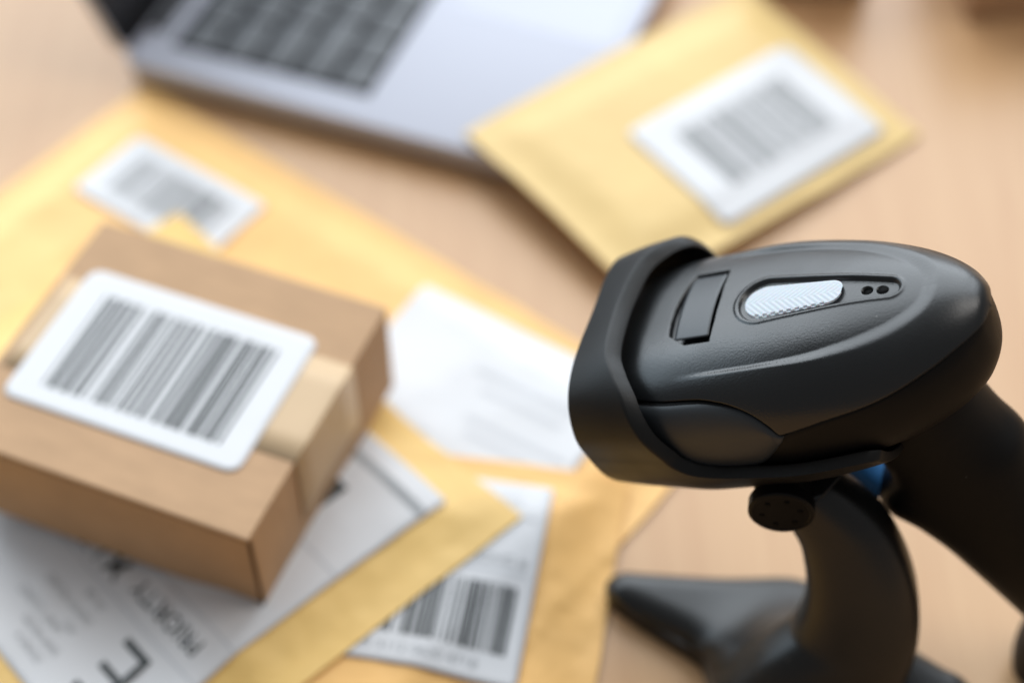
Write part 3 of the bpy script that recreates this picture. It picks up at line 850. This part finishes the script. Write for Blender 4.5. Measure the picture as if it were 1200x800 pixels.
    for i, (px, pz) in enumerate(tp):
        tg = tp[min(i + 1, len(tp) - 1)] - tp[max(i - 1, 0)]; tg /= np.linalg.norm(tg); nn = np.array([-tg[1], tg[0]])
        if nn[0] < 0: nn = -nn
        rings.append([(px + nn[0] * (4.5 * math.cos(q_) - 4), 9.5 * np.sign(math.sin(q_)) * abs(math.sin(q_)) ** 0.7, pz + nn[1] * (4.5 * math.cos(q_) - 4)) for q_ in np.linspace(0, 2 * math.pi, 28, endpoint=False)])
    v, f = loft(rings); tr = fix_normals(mesh('trigger', v, f, M['blue'], root)); tr['label'] = 'blue trigger'
    # --- cable boot under the handle end
    e = np.array([cen[-1][0], 0, cen[-1][1]]); ax = np.array([-0.32, 0, -0.95])
    prof = [(-4, 8.5)]
    for k in range(7): prof += [(2 + k * 5.0, 8.5 - k * 0.5), (5.0 + k * 5.0, 8.5 - k * 0.5), (5.3 + k * 5.0, 6.6 - k * 0.4), (6.7 + k * 5.0, 6.6 - k * 0.4)]
    v, f = disc_loft(e, ax, prof, 26, ref=(0, 1, 0)); fix_normals(mesh('cable_boot', v, f, M['boot_rubber'], root, autosm=40))
    # cable runs down to the table and away to the right
    Minv = SC_R.T
    a0 = s2w(e + ax * 36)
    W0 = [a0, s2w(e + ax * 55), (a0[0] + 30, a0[1] - 5, 22), (a0[0] + 70, a0[1] - 20, 4.2), (a0[0] + 170, a0[1] + 10, 4.2), (a0[0] + 330, a0[1] + 90, 4.2)]
    cp_ = catmull(W0, 14)
    rings = []
    for i, pnt in enumerate(cp_):
        tg = cp_[min(i + 1, len(cp_) - 1)] - cp_[max(i - 1, 0)]; tg /= np.linalg.norm(tg)
        r1 = np.cross(tg, (0.3, 1, 0.1)); r1 /= np.linalg.norm(r1); r2 = np.cross(tg, r1)
        rings.append([tuple(Minv @ (pnt + 3.6 * (math.cos(q_) * r1 + math.sin(q_) * r2) - np.array(SC_O))) for q_ in np.linspace(0, 2 * math.pi, 14, endpoint=False)])
    v, f = loft(rings); fix_normals(mesh('cable', v, f, M['gloss_black'], root))
build_scanner()

# ------------------------------------------------------------------ stand
def build_stand():
    bx_, by_ = 112, 352
    root = empty('scanner_stand', (bx_, by_, 0), 0, 'black curved-neck scanner stand with spread feet, under the scanner', 'stand')
    # base: three spread feet as one heavy shell (polar height field)
    nph, nr = 360, 56
    ph = np.linspace(0, 2 * math.pi, nph, endpoint=False)
    arms = [((-2, 32), 23, (-64, 52), 10), ((6, 14), 36, (-8, -90), 24), ((6, 14), 34, (64, -2), 13)]
    def sdf(px, py):
        ds = []
        for (ax_, ay_), ra_, (tx, ty), tr_ in arms:
            ex, ey = tx - ax_, ty - ay_
            t = np.clip(((px - ax_) * ex + (py - ay_) * ey) / (ex * ex + ey * ey), 0, 1)
            ds.append(np.hypot(px - ax_ - ex * t, py - ay_ - ey * t) - (ra_ + (tr_ - ra_) * t))
        k = 5.0
        return -k * np.log(sum(np.exp(-d / k) for d in ds))
    rr = np.linspace(0, 170, 700)
    ro_ = np.zeros(nph)
    for i_, p in enumerate(ph):
        ins = sdf(rr * math.cos(p), rr * math.sin(p)) < 0
        ro_[i_] = rr[ins][-1]
    for _ in range(4): ro_ = (np.roll(ro_, 1) + 2 * ro_ + np.roll(ro_, -1)) / 4
    V = []
    uu = np.linspace(0, 1, nr)
    for u in uu:
        rr = ro_ * u
        dd_ = np.clip(-sdf(rr * np.cos(ph), rr * np.sin(ph)) / 11.0, 0, 1)
        hgt = 9.0 + 8.0 * np.sqrt(1 - (1 - dd_) ** 2) - 2.5 * np.clip(rr / 110, 0, 1) + 32 * np.exp(-(np.hypot(rr * np.cos(ph) - 6, rr * np.sin(ph)) / 30.0) ** 2)
        V += [(a * math.cos(p), a * math.sin(p), h) for a, p, h in zip(rr, ph, hgt)]
    n0 = len(V)
    V += [(a * 0.995 * math.cos(p), a * 0.995 * math.sin(p), 0.2) for a, p in zip(ro_, ph)]
    F = gfaces(nr, nph, cv=True) + [tuple(range(n0, n0 + nph))]
    for j in range(nph): F.append(((nr - 1) * nph + j, (nr - 1) * nph + (j + 1) % nph, n0 + (j + 1) % nph, n0 + j))
    fix_normals(mesh('base', V, F, M['stand_plastic'], root, autosm=60))
    # neck: path in world, section wide across the view
    path = [(114, 350, 4), (123, 352, 22), (134, 357, 45), (135, 364, 72), (127, 373, 97), (114, 380, 113), (105, 383, 120)]
    cen = catmull(path, 10); L = len(cen); rings = []
    for i, c in enumerate(cen):
        t = i / (L - 1)
        tg = cen[min(i + 1, L - 1)] - cen[max(i - 1, 0)]; tg /= np.linalg.norm(tg)
        side = np.array([0.12, 1.0, 0.0]); side -= tg * side.dot(tg); side /= np.linalg.norm(side)
        frw = np.cross(side, tg)
        a = float(pchip([0, .15, .35, .6, .85, 1], [37, 33, 25, 19.5, 13.5, 10])(t)); b = float(pchip([0, .2, .6, 1], [24, 19, 15, 11])(t))
        rings.append([tuple(c - np.array([bx_, by_, 0]) + frw * a * np.sign(math.cos(q)) * abs(math.cos(q)) ** 0.8 + side * b * np.sign(math.sin(q)) * abs(math.sin(q)) ** 0.7) for q in np.linspace(0, 2 * math.pi, 48, endpoint=False)])
    v, f = loft(rings); fix_normals(mesh('neck', v, f, M['stand_plastic'], root))
    # tilt knob: disc with small holes, axis towards the camera
    kc = np.array([97.5, 362.5, 127.5]) - np.array([bx_, by_, 0]); ax = np.array([-0.16, -1.0, 0.0]); ax /= np.linalg.norm(ax)
    v, f = disc_loft(kc - ax * 5, ax, [(-14, 9.5), (0, 9.5), (0.01, 12.2), (4.6, 12.2), (5.2, 11.6), (5.3, 10.6), (5.0, 10.3), (5.0, 0.05)], 56)
    kn = fix_normals(mesh('tilt_knob', v, f, M['gloss_black'], root, autosm=40))
    r1 = np.cross(ax, (0, 0, 1)); r1 /= np.linalg.norm(r1); r2 = np.cross(ax, r1)
    for k in range(6):
        q = k * math.pi / 3 + 0.35
        v, f = disc_loft(kc - ax * 5 + 7.2 * (math.cos(q) * r1 + math.sin(q) * r2), ax, [(4.7, 1.15), (5.12, 1.15)], 14)
        fix_normals(mesh('knob_hole', v, f, M['hole'], kn))
    # cradle carrying the scanner: yoke from the knob up to the boot
    o3 = np.array([bx_, by_, 0])
    v, f = disc_loft(kc - ax * 5 , -ax, [(0.5, 10.5), (34, 10.5)], 32)
    fix_normals(mesh('pivot_barrel', v, f, M['stand_plastic'], root, autosm=40))
    A = s2w((30, 20, -63.2)) - o3; B = s2w((-12, 20, -63.2)) - o3; C = s2w((-12, -20, -63.2)) - o3; D = s2w((30, -20, -63.2)) - o3
    dn = -np.array(list(zvec)) * 5
    vv = [tuple(p) for p in (A, B, C, D)] + [tuple(p + dn) for p in (A, B, C, D)]
    ff = [(0, 1, 2, 3), (7, 6, 5, 4), (0, 4, 5, 1), (1, 5, 6, 2), (2, 6, 7, 3), (3, 7, 4, 0)]
    cr = fix_normals(mesh('cradle', vv, ff, M['stand_plastic'], root, bevel=1.5))
    mid = s2w((10, 12, -67)) - o3; low = kc - ax * -8
    rings = []
    for t in np.linspace(0, 1, 6):
        c = (kc + np.array([6, 10, 2])) * (1 - t) + mid * t
        rings.append([(c[0] + 12 * math.cos(q), c[1] + 8 * math.sin(q), c[2]) for q in np.linspace(0, 2 * math.pi, 20, endpoint=False)])
    v, f = loft(rings); fix_normals(mesh('yoke', v, f, M['stand_plastic'], root))
build_stand()
